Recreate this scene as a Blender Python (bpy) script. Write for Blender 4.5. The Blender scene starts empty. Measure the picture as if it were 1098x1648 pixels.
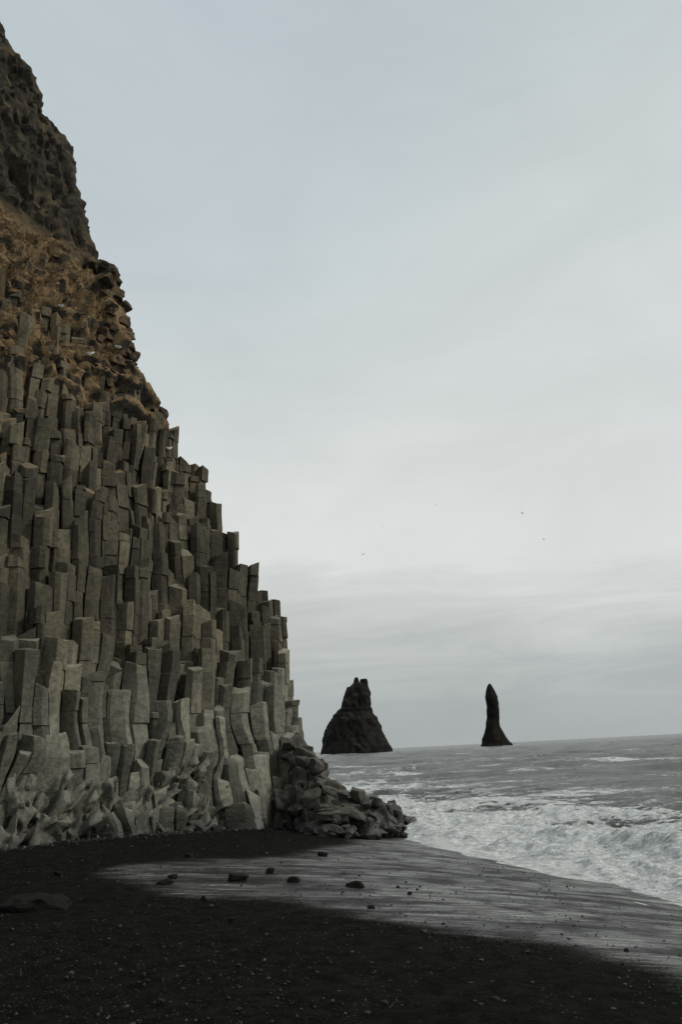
import bpy, bmesh, math, random
import numpy as np
from mathutils import Vector, Matrix, Euler
random.seed(11)
rng = np.random.default_rng(11)
scene = bpy.context.scene
COL = scene.collection
R = math.radians

# ------------------------------------------------------------------ camera
CH = 2.8
FP = 28/36*1648
PITCH = math.atan(383.5/FP)
ROLL = R(2.9)
r0 = np.array([1, 0, 0.]); u0 = np.array([0, -math.sin(PITCH), math.cos(PITCH)]); f0 = np.array([0, math.cos(PITCH), math.sin(PITCH)])
RX = math.cos(ROLL)*r0 - math.sin(ROLL)*u0
UX = math.sin(ROLL)*r0 + math.cos(ROLL)*u0
EYE = np.array([0, 0, CH])
cam_d = bpy.data.cameras.new('camera'); cam = bpy.data.objects.new('camera', cam_d); COL.objects.link(cam)
cam_d.sensor_fit = 'VERTICAL'; cam_d.sensor_height = 36; cam_d.lens = 28; cam_d.clip_start = 0.1; cam_d.clip_end = 30000
M = Matrix(((RX[0], UX[0], -f0[0], 0), (RX[1], UX[1], -f0[1], 0), (RX[2], UX[2], -f0[2], CH), (0, 0, 0, 1)))
cam.matrix_world = M
scene.camera = cam

def ray(px, py):
    d = (px-549)*RX + (824-py)*UX + FP*f0
    return d/d[1]
def proj(p):
    v = np.asarray(p)-EYE
    w = v@f0
    return 549+FP*(v@RX)/w, 824-FP*(v@UX)/w

# ------------------------------------------------------------------ numpy noise
def _h(ix, iy, iz, seed):
    n = (ix*374761393 + iy*668265263 + iz*1440662683 + seed*974634777) & 0xffffffff
    n = ((n ^ (n >> 13))*1274126177) & 0xffffffff
    n = ((n ^ (n >> 15))*2246822519) & 0xffffffff
    n = n ^ (n >> 16)
    return n/4294967295.0*2-1
def vn(x, y, z=0.0, seed=0):
    x, y, z = np.broadcast_arrays(np.asarray(x, float), np.asarray(y, float), np.asarray(z, float))
    fx, fy, fz = np.floor(x), np.floor(y), np.floor(z)
    ix, iy, iz = fx.astype(np.int64), fy.astype(np.int64), fz.astype(np.int64)
    tx, ty, tz = x-fx, y-fy, z-fz
    tx = tx*tx*(3-2*tx); ty = ty*ty*(3-2*ty); tz = tz*tz*(3-2*tz)
    def L(a, b, t): return a+(b-a)*t
    return L(L(L(_h(ix, iy, iz, seed), _h(ix+1, iy, iz, seed), tx), L(_h(ix, iy+1, iz, seed), _h(ix+1, iy+1, iz, seed), tx), ty),
             L(L(_h(ix, iy, iz+1, seed), _h(ix+1, iy, iz+1, seed), tx), L(_h(ix, iy+1, iz+1, seed), _h(ix+1, iy+1, iz+1, seed), tx), ty), tz)
def fbm(x, y, z=0.0, seed=0, o=4):
    a, s, t = 1.0, 0.0, 0.0
    for k in range(o):
        s = s + a*vn(x*2**k+k*7.3, y*2**k+k*3.1, z*2**k+k*1.7, seed+k); t += a; a *= .5
    return s/t
def sstep(a, b, x):
    t = np.clip((x-a)/(b-a), 0, 1); return t*t*(3-2*t)

# ------------------------------------------------------------------ object helpers
def mesh_obj(name, V, F, m=None, parent=None, loc=(0, 0, 0), attrs=None, smooth=None):
    me = bpy.data.meshes.new(name)
    V = np.asarray(V, float)-np.asarray(loc, float)
    me.from_pydata(V.tolist(), [], F.tolist() if isinstance(F, np.ndarray) else F)
    if attrs:
        for k, a in attrs.items():
            at = me.attributes.new(k, 'FLOAT', 'POINT'); at.data.foreach_set('value', np.asarray(a, np.float32))
    if smooth is not None:
        me.polygons.foreach_set('use_smooth', [True]*len(me.polygons))
        if smooth < 170: me.set_sharp_from_angle(angle=R(smooth))
    me.update()
    o = bpy.data.objects.new(name, me); COL.objects.link(o)
    if m: me.materials.append(m)
    if parent is not None:
        o.parent = parent
        o.location = Vector(loc)-parent.location
    else:
        o.location = Vector(loc)
    return o
def tag(o, label=None, cat=None, group=None, kind=None):
    if label: o['label'] = label
    if cat: o['category'] = cat
    if group: o['group'] = group
    if kind: o['kind'] = kind
    return o
def empty(name, loc, rz=0):
    o = bpy.data.objects.new(name, None); COL.objects.link(o); o.location = loc; o.rotation_euler = (0, 0, rz); o.empty_display_size = .3
    return o
def grid_faces(n, m, mask=None):
    i, j = np.meshgrid(np.arange(n-1), np.arange(m-1), indexing='ij')
    a = i*m+j
    Fq = np.stack([a, a+1, a+m+1, a+m], -1).reshape(-1, 4)
    if mask is not None: Fq = Fq[mask.reshape(-1)]
    return Fq

# ------------------------------------------------------------------ material helpers
class NT:
    def __init__(s, name):
        s.m = bpy.data.materials.new(name); s.m.use_nodes = True; s.t = s.m.node_tree
        s.b = s.t.nodes['Principled BSDF']; s.geo = s.t.nodes.new('ShaderNodeNewGeometry')
    def n(s, typ, **kw):
        nd = s.t.nodes.new('ShaderNode'+typ)
        for k, v in kw.items():
            if k.startswith('_'): setattr(nd, k[1:], v)
            else: s.set(nd, k.replace('__', ' '), v)
        return nd
    def set(s, nd, k, v):
        inp = nd.inputs[int(k[1:])] if (k[0] == 'i' and k[1:].isdigit()) else nd.inputs[k]
        if isinstance(v, bpy.types.NodeSocket): s.t.links.new(v, inp)
        else: inp.default_value = v
    def pos(s, sc=(1, 1, 1)):
        mp = s.n('Mapping'); s.t.links.new(s.geo.outputs['Position'], mp.inputs['Vector']); mp.inputs['Scale'].default_value = sc
        return mp.outputs['Vector']
    def noise(s, scale, detail=6, rough=.55, sc=(1, 1, 1), dist=0):
        nd = s.n('TexNoise', Scale=scale, Detail=detail, Roughness=rough, Distortion=dist, Vector=s.pos(sc)); return nd.outputs['Fac']
    def mr(s, v, a, b, c=0, d=1, smooth=True):
        nd = s.n('MapRange', i0=v); nd.interpolation_type = 'SMOOTHSTEP' if smooth else 'LINEAR'
        nd.inputs['From Min'].default_value = a; nd.inputs['From Max'].default_value = b; nd.inputs['To Min'].default_value = c; nd.inputs['To Max'].default_value = d
        return nd.outputs[0]
    def math(s, op, a, b=0.5, c=0.5):
        nd = s.n('Math', _operation=op, i0=a, i1=b); 
        if op == 'MULTIPLY_ADD': s.set(nd, 'i2', c)
        return nd.outputs[0]
    def mix(s, f, a, b, mode='MIX'):
        nd = s.t.nodes.new('ShaderNodeMix'); nd.data_type = 'RGBA'; nd.blend_type = mode
        for i, v in ((0, f), (6, a), (7, b)):
            if isinstance(v, bpy.types.NodeSocket): s.t.links.new(v, nd.inputs[i])
            else: nd.inputs[i].default_value = (v if i == 0 else (*v, 1) if len(v) == 3 else v)
        return nd.outputs[2]
    def attr(s, name):
        nd = s.n('Attribute'); nd.attribute_name = name; return nd.outputs['Fac']
    def zpos(s):
        nd = s.n('SeparateXYZ', Vector=s.geo.outputs['Position']); return nd.outputs['Z']
    def nz(s):
        nd = s.n('SeparateXYZ', Vector=s.geo.outputs['Normal']); return nd.outputs['Z']
    def bump(s, h, strength, dist, prev=None):
        nd = s.n('Bump', Strength=strength, Distance=dist, Height=h)
        if prev is not None: s.t.links.new(prev, nd.inputs['Normal'])
        return nd.outputs['Normal']
    def fin(s, **kw):
        for k, v in kw.items():
            if isinstance(v, tuple) and len(v) == 3: v = (*v, 1)
            s.set(s.b, k.replace('__', ' '), v)
        return s.m

def rgbmul(s, col, f):
    c = s.n('CombineColor', Red=f, Green=f, Blue=f)
    return s.mix(1.0, col, c.outputs[0], 'MULTIPLY')

def rock_material(name, dark, light, low, grass=True, wetz=1.3, useattr=True, lowz=(1.5, 7), top=.35, spec=.3):
    s = NT(name)
    n1 = s.noise(.45, 5, .6); n2 = s.noise(6, 9, .62); n3 = s.noise(2.2, 6, .6, (1, 1, .25)); n5 = s.noise(.8, 6, .6)
    c = s.mix(s.mr(n1, .38, .62), dark, light)
    c = s.mix(s.mr(n2, .35, .7, 0, .6), c, tuple(x*.5 for x in dark))
    c = s.mix(s.mr(n3, .52, .72, 0, .5), c, tuple(x*1.4 for x in light))
    z = s.zpos()
    zz = s.math('ADD', z, s.mr(n1, 0, 1, -1.5, 1.5))
    lowf = s.mr(zz, lowz[0], lowz[1], 1, 0)
    lc = s.mix(s.mr(n2, .3, .7), low, tuple(x*.5 for x in low))
    c = s.mix(s.math('MULTIPLY', lowf, .85), c, lc)
    nz = s.nz()
    if top > 0: c = s.mix(s.math('MULTIPLY', s.mr(nz, .4, .9), top), c, (.22, .205, .16))  # upward faces mixed paler: sky light on rock tops put into the colour
    if useattr:
        c = rgbmul(s, c, s.attr('tint'))
    if grass:
        g = s.math('MULTIPLY', s.mr(s.math('ADD', z, s.mr(n1, 0, 1, -6, 6)), 8, 15), s.mr(nz, .05, .45))
        g = s.math('MULTIPLY', g, s.mr(n5, .38, .50))
        g2 = s.math('MULTIPLY', s.mr(s.math('ADD', z, s.mr(n1, 0, 1, -6, 6)), 14, 21), s.mr(n3, .44, .60, 0, .5))
        g = s.math('MAXIMUM', g, g2)
        c = s.mix(g, c, s.mix(n2, (.090, .060, .030), (.215, .145, .075)))
    wet = s.mr(s.math('ADD', z, s.mr(n2, 0, 1, -.4, .4)), wetz-.35, wetz+.3, 1, 0)
    c = s.mix(s.math('MULTIPLY', wet, .72), c, (.012, .012, .011))
    rgh = s.mr(wet, 0, 1, .85, .38, False)
    h1 = s.noise(6, 10, .6); h2 = s.noise(1.6, 6, .6, (1, 1, 1.8), .8); h3 = s.noise(40, 4, .6)
    nb = s.bump(h2, .35, .15); nb = s.bump(h1, .55, .07, nb); nb = s.bump(h3, .3, .01, nb)
    return s.fin(Base__Color=c, Roughness=rgh, Normal=nb, Specular__IOR__Level=spec)

M_col = rock_material('column_basalt', (.042, .036, .023), (.102, .088, .057), (.172, .166, .130), lowz=(3.0, 7.5))
M_base = rock_material('sea_worn_basalt', (.050, .048, .038), (.095, .090, .071), (.155, .149, .119), grass=False, useattr=False, wetz=1.15, top=.22)
M_boul = rock_material('boulder_basalt', (.024, .0225, .019), (.052, .049, .041), (.055, .052, .043), grass=False, useattr=False, wetz=.9, top=.18)
M_stone = rock_material('beach_stone_basalt', (.008, .0076, .0068), (.017, .016, .0142), (.013, .0122, .011), grass=False, useattr=False, wetz=-3, top=0, spec=.10)

def crag_material():
    s = NT('crag_rock')
    n1 = s.noise(.35, 5, .6); n2 = s.noise(3.5, 10, .65); n3 = s.noise(1.1, 8, .65, (1, 1, .6)); n4 = s.noise(.9, 9, .7)
    c = s.mix(s.mr(n2, .35, .68), (.013, .0115, .0085), (.046, .039, .027))
    moss = s.math('MULTIPLY', s.mr(n3, .48, .60), s.mr(s.nz(), -.1, .4))
    c = s.mix(s.math('MULTIPLY', moss, .8), c, s.mix(n2, (.055, .043, .021), (.12, .086, .043)))
    g = s.attr('grass')
    gf = s.math('MULTIPLY', s.mr(g, 0, .5), s.mr(s.math('ADD', s.nz(), s.mr(n4, .25, .75, -.7, .7)), -.45, .15))
    gc = s.mix(s.mr(n1, .35, .65), (.150, .094, .044), (.215, .148, .078))
    gc = s.mix(s.mr(n2, .42, .66), gc, (.068, .047, .025))
    c = s.mix(gf, c, gc)
    nb = s.bump(s.noise(1.8, 8, .65), .8, .25); nb = s.bump(s.noise(9, 8, .65), .5, .06, nb)
    return s.fin(Base__Color=c, Roughness=.92, Normal=nb, Specular__IOR__Level=.2)
M_crag = crag_material()
def stack_material():
    s = NT('sea_stack_rock')
    n2 = s.noise(.10, 9, .65); n1 = s.noise(.05, 4, .6)
    c = s.mix(s.mr(n2, .35, .65), (.007, .007, .0068), (.018, .0172, .0145))
    c = s.mix(s.math('MULTIPLY', s.mr(s.nz(), .3, .7), s.mr(n1, .45, .6, 0, .6)), c, (.036, .033, .021))
    nb = s.bump(s.noise(.10, 9, .65, (1, 1, .6)), .7, 2.5)
    return s.fin(Base__Color=c, Roughness=.9, Normal=nb, Specular__IOR__Level=.08)
M_stack = stack_material()
def grass_material():
    s = NT('dry_grass')
    c = s.mix(s.attr('tint'), (.095, .062, .030), (.25, .175, .095))
    return s.fin(Base__Color=c, Roughness=.9)
M_grass = grass_material()
def pebble_material():
    s = NT('pebble_stone')
    c = rgbmul(s, s.mix(s.noise(30, 3), (.8, .79, .77), (1, 1, 1)), s.attr('tint'))
    return s.fin(Base__Color=c, Roughness=.6, Specular__IOR__Level=.3)
M_peb = pebble_material()
def simple(name, c, r=.8):
    s = NT(name); n = s.noise(20, 4)
    return s.fin(Base__Color=s.mix(n, tuple(x*.8 for x in c), c), Roughness=r)
M_white = simple('white_feathers', (.75, .75, .73)); M_grey = simple('grey_feathers', (.30, .32, .34)); M_darkbird = simple('dark_feathers', (.05, .05, .05)); M_beak = simple('yellow_beak', (.6, .4, .06))

# ------------------------------------------------------------------ beach ground
NS = (.958, .287); S0 = 9.3
def ground_z(x, y):
    d = S0-(NS[0]*x+NS[1]*y)
    zp = 1.15*(1-np.exp(-np.maximum(d, 0)/7))
    zn = -3*(1-np.exp(np.minimum(d, 0)*.055))
    return np.where(d > 0, zp, zn)
def on_ground(px, py, sink=0.0):
    d = ray(px, py)
    t = np.linspace(2, 120, 6000)
    P = EYE[None]+t[:, None]*d[None]
    k = np.argmax(P[:, 2] < ground_z(P[:, 0], P[:, 1]))
    p = P[k]
    return np.array([p[0], p[1], float(ground_z(p[0], p[1]))-sink])

wetpix = [(165, 1400), (200, 1390), (300, 1384), (400, 1383), (480, 1375), (525, 1360), (560, 1350), (640, 1340), (700, 1335), (1500, 1400), (1500, 1720), (1098, 1588), (1000, 1556), (900, 1535), (800, 1512), (700, 1495), (600, 1478), (500, 1462), (420, 1452), (300, 1440), (220, 1424)]
WP = np.array([on_ground(*p)[:2] for p in wetpix])
def poly_sd(x, y, P):
    d = np.full(x.shape, 1e9); ins = np.zeros(x.shape, bool)
    n = len(P)
    for i in range(n):
        ax, ay = P[i]; bx, by = P[(i+1) % n]
        ex, ey = bx-ax, by-ay
        t = np.clip(((x-ax)*ex+(y-ay)*ey)/(ex*ex+ey*ey+1e-9), 0, 1)
        d = np.minimum(d, np.hypot(x-ax-t*ex, y-ay-t*ey))
        c = ((ay > y) != (by > y)) & (x < (bx-ax)*(y-ay)/(by-ay+1e-12)+ax)
        ins ^= c
    return np.where(ins, d, -d)

rr = np.concatenate([np.geomspace(.6, 60, 520), np.geomspace(63, 12000, 60)])
aa = np.linspace(R(-100), R(100), 760)
Rg, Ag = np.meshgrid(rr, aa, indexing='ij')
X, Y = Rg*np.sin(Ag), Rg*np.cos(Ag)
Z = ground_z(X, Y)
near = np.exp(-(Rg/40)**2)
sd = poly_sd(X+.4*fbm(X*.7, Y*.7, 0, 5, 3), Y+.6*fbm(X*.5, Y*.5, 0, 9, 3), WP)
wet = sstep(-.50, .95, sd+.40*fbm(X*.9, Y*1.8, 0, 21, 4))
Z = Z + near*(1-wet)*(.05*fbm(X*.5, Y*.5, 0, 1, 3)+.024*fbm(X*3, Y*3, 0, 2, 3)) + near*wet*.010*fbm(X*.7, Y*2.4, 0, 3, 3)
V = np.stack([X, Y, Z], -1).reshape(-1, 3)
def sand_material():
    s = NT('black_sand')
    w = s.attr('wet')
    g1 = s.noise(70, 3, .75); g2 = s.noise(5, 7, .65); g3 = s.noise(24, 4, .7); g4 = s.noise(1.6, 8, .65)
    dry = s.mix(s.mr(g2, .35, .65), (.0048, .0046, .0042), (.0125, .0118, .0106))
    dry = s.mix(s.mr(g1, .56, .68), dry, (.034, .032, .029))
    dry = s.mix(s.mr(g3, .61, .70, 0, .75), dry, (.042, .039, .035))
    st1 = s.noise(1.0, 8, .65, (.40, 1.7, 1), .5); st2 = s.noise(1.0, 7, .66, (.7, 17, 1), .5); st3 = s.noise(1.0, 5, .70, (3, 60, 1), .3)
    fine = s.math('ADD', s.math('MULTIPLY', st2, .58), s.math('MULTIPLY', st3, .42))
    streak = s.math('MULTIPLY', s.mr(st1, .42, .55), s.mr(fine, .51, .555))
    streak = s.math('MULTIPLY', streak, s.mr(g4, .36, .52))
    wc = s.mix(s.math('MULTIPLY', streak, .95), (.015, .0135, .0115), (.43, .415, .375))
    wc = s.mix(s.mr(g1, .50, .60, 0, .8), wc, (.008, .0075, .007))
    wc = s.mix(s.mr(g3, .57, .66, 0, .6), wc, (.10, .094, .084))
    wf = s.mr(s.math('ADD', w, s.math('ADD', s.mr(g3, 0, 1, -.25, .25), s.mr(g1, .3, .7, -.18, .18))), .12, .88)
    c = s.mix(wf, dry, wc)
    wr = s.mr(s.math('ADD', s.math('MULTIPLY', st1, .5), s.math('MULTIPLY', g4, .5)), .38, .60, .58, .30)
    rg = s.math('MULTIPLY_ADD', wf, s.math('SUBTRACT', wr, 1.0), 1.0)
    nb = s.bump(g3, .9, .04); nb = s.bump(g1, .8, .015, nb)
    nb = s.bump(g2, .5, .06, nb)
    nw = s.bump(st2, .4, .02); nw = s.bump(g1, 1.0, .014, nw); nw = s.bump(g3, .7, .02, nw)
    mx = s.t.nodes.new('ShaderNodeMix'); mx.data_type = 'VECTOR'
    s.t.links.new(wf, mx.inputs[0]); s.t.links.new(nb, mx.inputs[4]); s.t.links.new(nw, mx.inputs[5])
    sp = s.math('MULTIPLY', wf, s.mr(s.math('ADD', s.math('MULTIPLY', st1, .35), s.math('ADD', s.math('MULTIPLY', fine, .45), s.math('MULTIPLY', g4, .20))), .43, .56, .08, .58))
    sp = s.math('ADD', sp, .02)
    return s.fin(Base__Color=c, Roughness=rg, Normal=mx.outputs[1], Specular__IOR__Level=sp)
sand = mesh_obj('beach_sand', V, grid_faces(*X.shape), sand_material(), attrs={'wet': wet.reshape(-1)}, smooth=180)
tag(sand, 'black volcanic sand beach with a pale wet swash band', 'sand', kind='structure')

# ------------------------------------------------------------------ sea
rr = np.concatenate([np.geomspace(9, 60, 520), np.geomspace(61, 600, 170), np.geomspace(615, 12000, 40)])
aa = np.linspace(R(-60), R(76), 860)
Rg, Ag = np.meshgrid(rr, aa, indexing='ij')
X, Y = Rg*np.sin(Ag), Rg*np.cos(Ag)
S = NS[0]*X+NS[1]*Y-S0; T = -NS[1]*X+NS[0]*Y
far = sstep(25, 110, Rg); vf = 1-sstep(400, 1500, Rg)
ph = 2.5*fbm(X*.02, Y*.02, 0, 31, 3)
Yc = Y*.85+X*.35
sw = np.sin(Yc*2*math.pi/23+ph*2.2); sw = (np.abs(sw+1)/2)**1.8*2-1
sw2 = np.sin((Y*.97-X*.1)*2*math.pi/9.5+ph*4)
Z = (.05+.32*far)*sw*vf + (.04+.09*far)*sw2*vf
Z += (.12+.20*far)*fbm(X*.25, Y*.55, 0, 33, 4)*vf
churn = np.exp(-(np.maximum(S-4, 0)/11)**2)*sstep(-.2, 1.5, S)
cl_ = 1-np.abs(fbm(X*.55, Y*.7, 0, 35, 5))*2.2
cl2 = 1-np.abs(fbm(X*1.9, Y*2.2, 0, 38, 4))*2.2
Z += churn*(.20*cl_-.13) + churn*.07*(cl2-.5)
wob = .9*fbm(T*.25, T*0, 0, 41, 3)
gate = sstep(12, 15, T)*(1-sstep(21, 27, T))
br = np.exp(-((S-4.3-wob)/.6)**2)*.36*(1+1.0*fbm(X*1.2, Y*1.2, 0, 43, 4))
Z += gate*br
br2 = np.exp(-((S-10-2.5*wob)/1.0)**2)*.18*(1+.8*fbm(X*.7, Y*.7, 0, 44, 3))*sstep(20, 28, T)*(1-sstep(36, 50, T))
Z += br2
br3 = np.exp(-((S-2.0-wob*.8)/.5)**2)*.13*(1+.9*fbm(X*1.8, Y*1.8, 0, 45, 3)); Z += br3
edge = np.exp(-np.maximum(S+.5, 0)/1.2)
Z = Z*(1-.85*edge) + edge*(.04+.20*fbm(X*.40, Y*.40, 0, 47, 5)) - .06*(1-edge)
dens = 1.06-.46*sstep(1.5, 10, S)-.13*sstep(12, 30, S)-.10*sstep(45, 90, Rg)-.22*sstep(90, 260, Rg)
dens += .36*sstep(.35, .95, sw)*sstep(-.1, .5, fbm(X*.05, Y*.06, 0, 51, 3)) * far
dens += .4*np.clip(gate*br/.3+br2/.3, 0, 1)
dens += churn*.22*(cl_-.35)
dens += .48*fbm(X*.16, Y*.34, 0, 53, 4)*sstep(2, 9, S)
def around(px, py, Yd, rad):
    d = ray(px, py); return np.exp(-(np.hypot(X-d[0]*Yd, (Y-Yd)*.6)/rad)**2)
dens += .8*around(545, 1208, 735, 32)+.6*around(640, 1203, 760, 12)+.7*around(835, 1197, 800, 26)
V = np.stack([X, Y, Z], -1).reshape(-1, 3)
mask = (S[:-1, :-1] > -2.5)
def sea_material():
    s = NT('sea_water')
    d = s.attr('foam')
    a = s.noise(1.0, 10, .68, (.60, 1.15, 1), 1.1)
    b = s.noise(1.0, 8, .76, (3.2, 4.4, 3), 1.0)
    f = s.math('ADD', s.math('MULTIPLY', a, .58), s.math('MULTIPLY', b, .42))
    thr = s.math('ADD', s.math('MULTIPLY', d, .36), f)
    foam = s.mr(thr, .715, .785)
    fl = s.noise(2.6, 11, .80, (1, 1.2, 1), .3)
    vo = s.n('TexVoronoi', Scale=9.0, Vector=s.pos((1, 1, 1))); 
    fc = s.mix(s.mr(fl, .35, .54), (.36, .38, .37), (.90, .91, .90))
    fc = s.mix(s.mr(vo.outputs['Distance'], .1, .7, 0, .35), fc, (.44, .46, .45))
    wc = s.mix(s.noise(.08, 3), (.048, .052, .044), (.092, .095, .081))
    c = s.mix(foam, wc, fc)
    rip = s.noise(1.0, 8, .65, (1.6, 3.0, 1), .3); rip2 = s.noise(.28, 6, .65, (.8, 1.9, 1), .3)
    nb = s.bump(rip2, 1.0, 1.5); nb = s.bump(rip, 1.0, .32, nb); nb = s.bump(fl, .8, .09, nb)
    rg = s.mr(foam, 0, 1, .2, .9, False)
    return s.fin(Base__Color=c, Roughness=rg, Normal=nb, IOR=1.33)
sea = mesh_obj('sea', V, grid_faces(*X.shape, mask=mask), sea_material(), attrs={'foam': dens.reshape(-1)}, smooth=180)
tag(sea, 'grey sea with white surf breaking onto the black beach', 'sea', kind='structure')

# ------------------------------------------------------------------ cliff layout
base_px = [(0, 1368), (100, 1354), (200, 1344), (300, 1338), (400, 1332), (480, 1330)]
BP = np.array([on_ground(*p)[:2] for p in base_px])
left = BP[0]
bx = np.concatenate([[left[0]-30, left[0]-9, left[0]-3.4], BP[:, 0], [BP[-1, 0]+8]])
by = np.concatenate([[left[1]-20, left[1]-8.5, left[1]-3.6], BP[:, 1], [BP[-1, 1]+6]])
def Yb(x): return np.interp(x, bx, by)
KP = .68
EZ = [-2, .2, 1.2, 2.4, 5.6, 6.2, 11.4, 15.0, 20.2, 26.5, 46, 90]
EE = [-.3, 0, .45, .75, 1.85, 2.7, 4.4, 6.1, 7.8, 11.2, 15, 26]
def E(z): return np.interp(z, EZ, EE)
def eperp(x, y): return (y-Yb(x))*KP
sil = [(492, 1335), (490, 1290), (486, 1235), (480, 1190), (476, 1130), (466, 1070), (460, 990), (425, 965), (404, 915), (385, 885), (366, 860), (350, 800), (333, 770), (302, 738), (264, 690), (250, 650), (214, 612), (206, 580), (196, 550), (186, 490), (170, 440), (132, 380), (125, 340), (110, 270), (96, 215), (70, 170), (40, 120), (15, 70), (0, 45), (-60, -60), (-160, -240)]
PZ = []
for px, py in sil:
    d = ray(px, py); t = np.linspace(12, 110, 8000); P = EYE[None]+t[:, None]*d[None]
    k = np.argmax(eperp(P[:, 0], P[:, 1]) >= E(P[:, 2]))
    PZ.append(P[k])
PZ = np.array(PZ); PZ = PZ[np.argsort(PZ[:, 2])]
ZTOP = PZ[-1, 2]-.2
def Px(z): return np.interp(z, PZ[:, 2], PZ[:, 0])
def Py(z): return Yb(Px(z))+E(z)/KP
D = np.array([-.62, .785]); NN = np.array([.785, .62])
zg = np.arange(0, 40, .1)
pn = Px(zg)*NN[0]+Py(zg)*NN[1]; Eg = E(zg)
def Hprof(x, y):
    ok = (eperp(x, y)[:, None] >= Eg[None]) & ((x*NN[0]+y*NN[1])[:, None] <= pn[None])
    last = ok.shape[1]-1-np.argmax(ok[:, ::-1], 1)
    return np.where(ok.any(1), zg[last], 0.0)

croot = empty('basalt_cliff', (float(BP[2, 0]), float(BP[2, 1]), float(ground_z(*BP[2]))))
tag(croot, 'towering dark basalt column cliff with a grassy ledge and rough upper crag', 'cliff')

hx = [470, 484, 498, 515, 545, 590, 640, 655, 668]; hy = [1170, 1194, 1218, 1254, 1275, 1285, 1294, 1316, 1340]
TB = []
for px in range(470, 672, 10):
    byp = np.interp(px, [470, 520, 600, 660], [1334, 1345, 1350, 1344])
    B = on_ground(px, byp); TB.append((B[0], B[1], (byp-np.interp(px, hx, hy))/FP*B[1]))
TB = np.array(TB)

# ------------------------------------------------------------------ columns
PITCHC = .50
pts = []
ny = int(42/(PITCHC*.866)); nx = int(31/PITCHC)
for j in range(ny):
    for i in range(nx):
        pts.append((-25+i*PITCHC+(j % 2)*PITCHC/2+random.uniform(-.28, .28)*PITCHC*1.3, 6+j*PITCHC*.866+random.uniform(-.28, .28)*PITCHC*1.3))
pts = np.array(pts)
e = eperp(pts[:, 0], pts[:, 1])
keep = (e > -.3) & (e < 10.4) & (pts[:, 0] > -23)
H = Hprof(pts[:, 0], pts[:, 1])
cl = fbm(pts[:, 0]*.55, pts[:, 1]*.55, 0, 61, 3)
stp_ = 1.5
o1 = 2.0*fbm(pts[:, 0]*.40, pts[:, 1]*.40, 0, 63, 3)
Hq = np.round((H+o1)/stp_)*stp_-o1
Hn = .2*H+.8*Hq+cl*.6+rng.uniform(-.25, .25, len(H))
brk = rng.uniform(0, 1, len(H)); Hn = np.where((brk < .22) & (H > 3), Hn-rng.uniform(.3, 1.6, len(H)), Hn)
Hn = np.where((brk > .96) & (H > 3), Hn+rng.uniform(.2, .6, len(H)), Hn)
ztopcol = 21.4+2.8*fbm(pts[:, 0]*.5, pts[:, 1]*.5, 0, 62, 3)-2.6*sstep(3.5, 0, Px(np.minimum(H, 30))-pts[:, 0])
use = keep & (H > .2) & (H < ztopcol)
Hn = np.where(H > 19.3, np.minimum(Hn, H+.5), Hn)
Hn = np.where(use, np.maximum(Hn, 1.2+rng.uniform(0, .5, len(H))), Hn)
tb_y = np.interp(pts[:, 0], TB[:, 0], TB[:, 1]); tb_h = np.interp(pts[:, 0], TB[:, 0], TB[:, 2])
back = pts[:, 1]-tb_y
toe = (~use) & (pts[:, 0] > TB[0, 0]-.5) & (pts[:, 0] < TB[-1, 0]-.15) & (back > .15) & (back < 4.5)
Ht = ground_z(pts[:, 0], pts[:, 1])+(tb_h-.2)*np.clip(back/2.2, .12, 1)*(1-.4*sstep(2.8, 4.5, back))+rng.uniform(-.26, .10, len(H))
Hn = np.where(toe, Ht, Hn); H = np.where(toe, Ht, H)
allc = use | toe
idx = np.nonzero(allc)[0]
def clip(poly, nx_, ny_, c):
    out = []
    n = len(poly)
    for i in range(n):
        a = poly[i]; b = poly[(i+1) % n]
        da = a[0]*nx_+a[1]*ny_-c; db = b[0]*nx_+b[1]*ny_-c
        if da <= 0: out.append(a)
        if (da < 0 and db > 0) or (da > 0 and db < 0):
            t = da/(da-db); out.append((a[0]+t*(b[0]-a[0]), a[1]+t*(b[1]-a[1])))
    return out
def warp(P, worn):
    x, y, z = P[:, 0], P[:, 1], P[:, 2]
    lowk = 1-sstep(3.0, 6.5, z)
    A = .12+.34*lowk
    ox = A*vn(x*.5, y*.5, z*.45, 71)+.03*vn(x*1.5, y*1.5, z*1.0, 73)
    oy = A*vn(x*.5, y*.5, z*.45, 72)+.03*vn(x*1.5, y*1.5, z*1.0, 74)
    ox = ox+.17*lowk*vn(x*1.3, y*1.3, z*.95, 173); oy = oy+.17*lowk*vn(x*1.3, y*1.3, z*.95, 174)
    ox = ox+.035*(z-6)*vn(x*.22, y*.22, 0, 77)
    f_ = np.maximum(3.6-z, 0)**1.6
    ox = ox+.15*f_*vn(x*.55, y*.55, 0, 78); oy = oy-.05*f_+.07*f_*vn(x*.55, y*.55, 0, 79)
    return np.stack([x+ox, y+oy, z], 1)
cols = []
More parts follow.
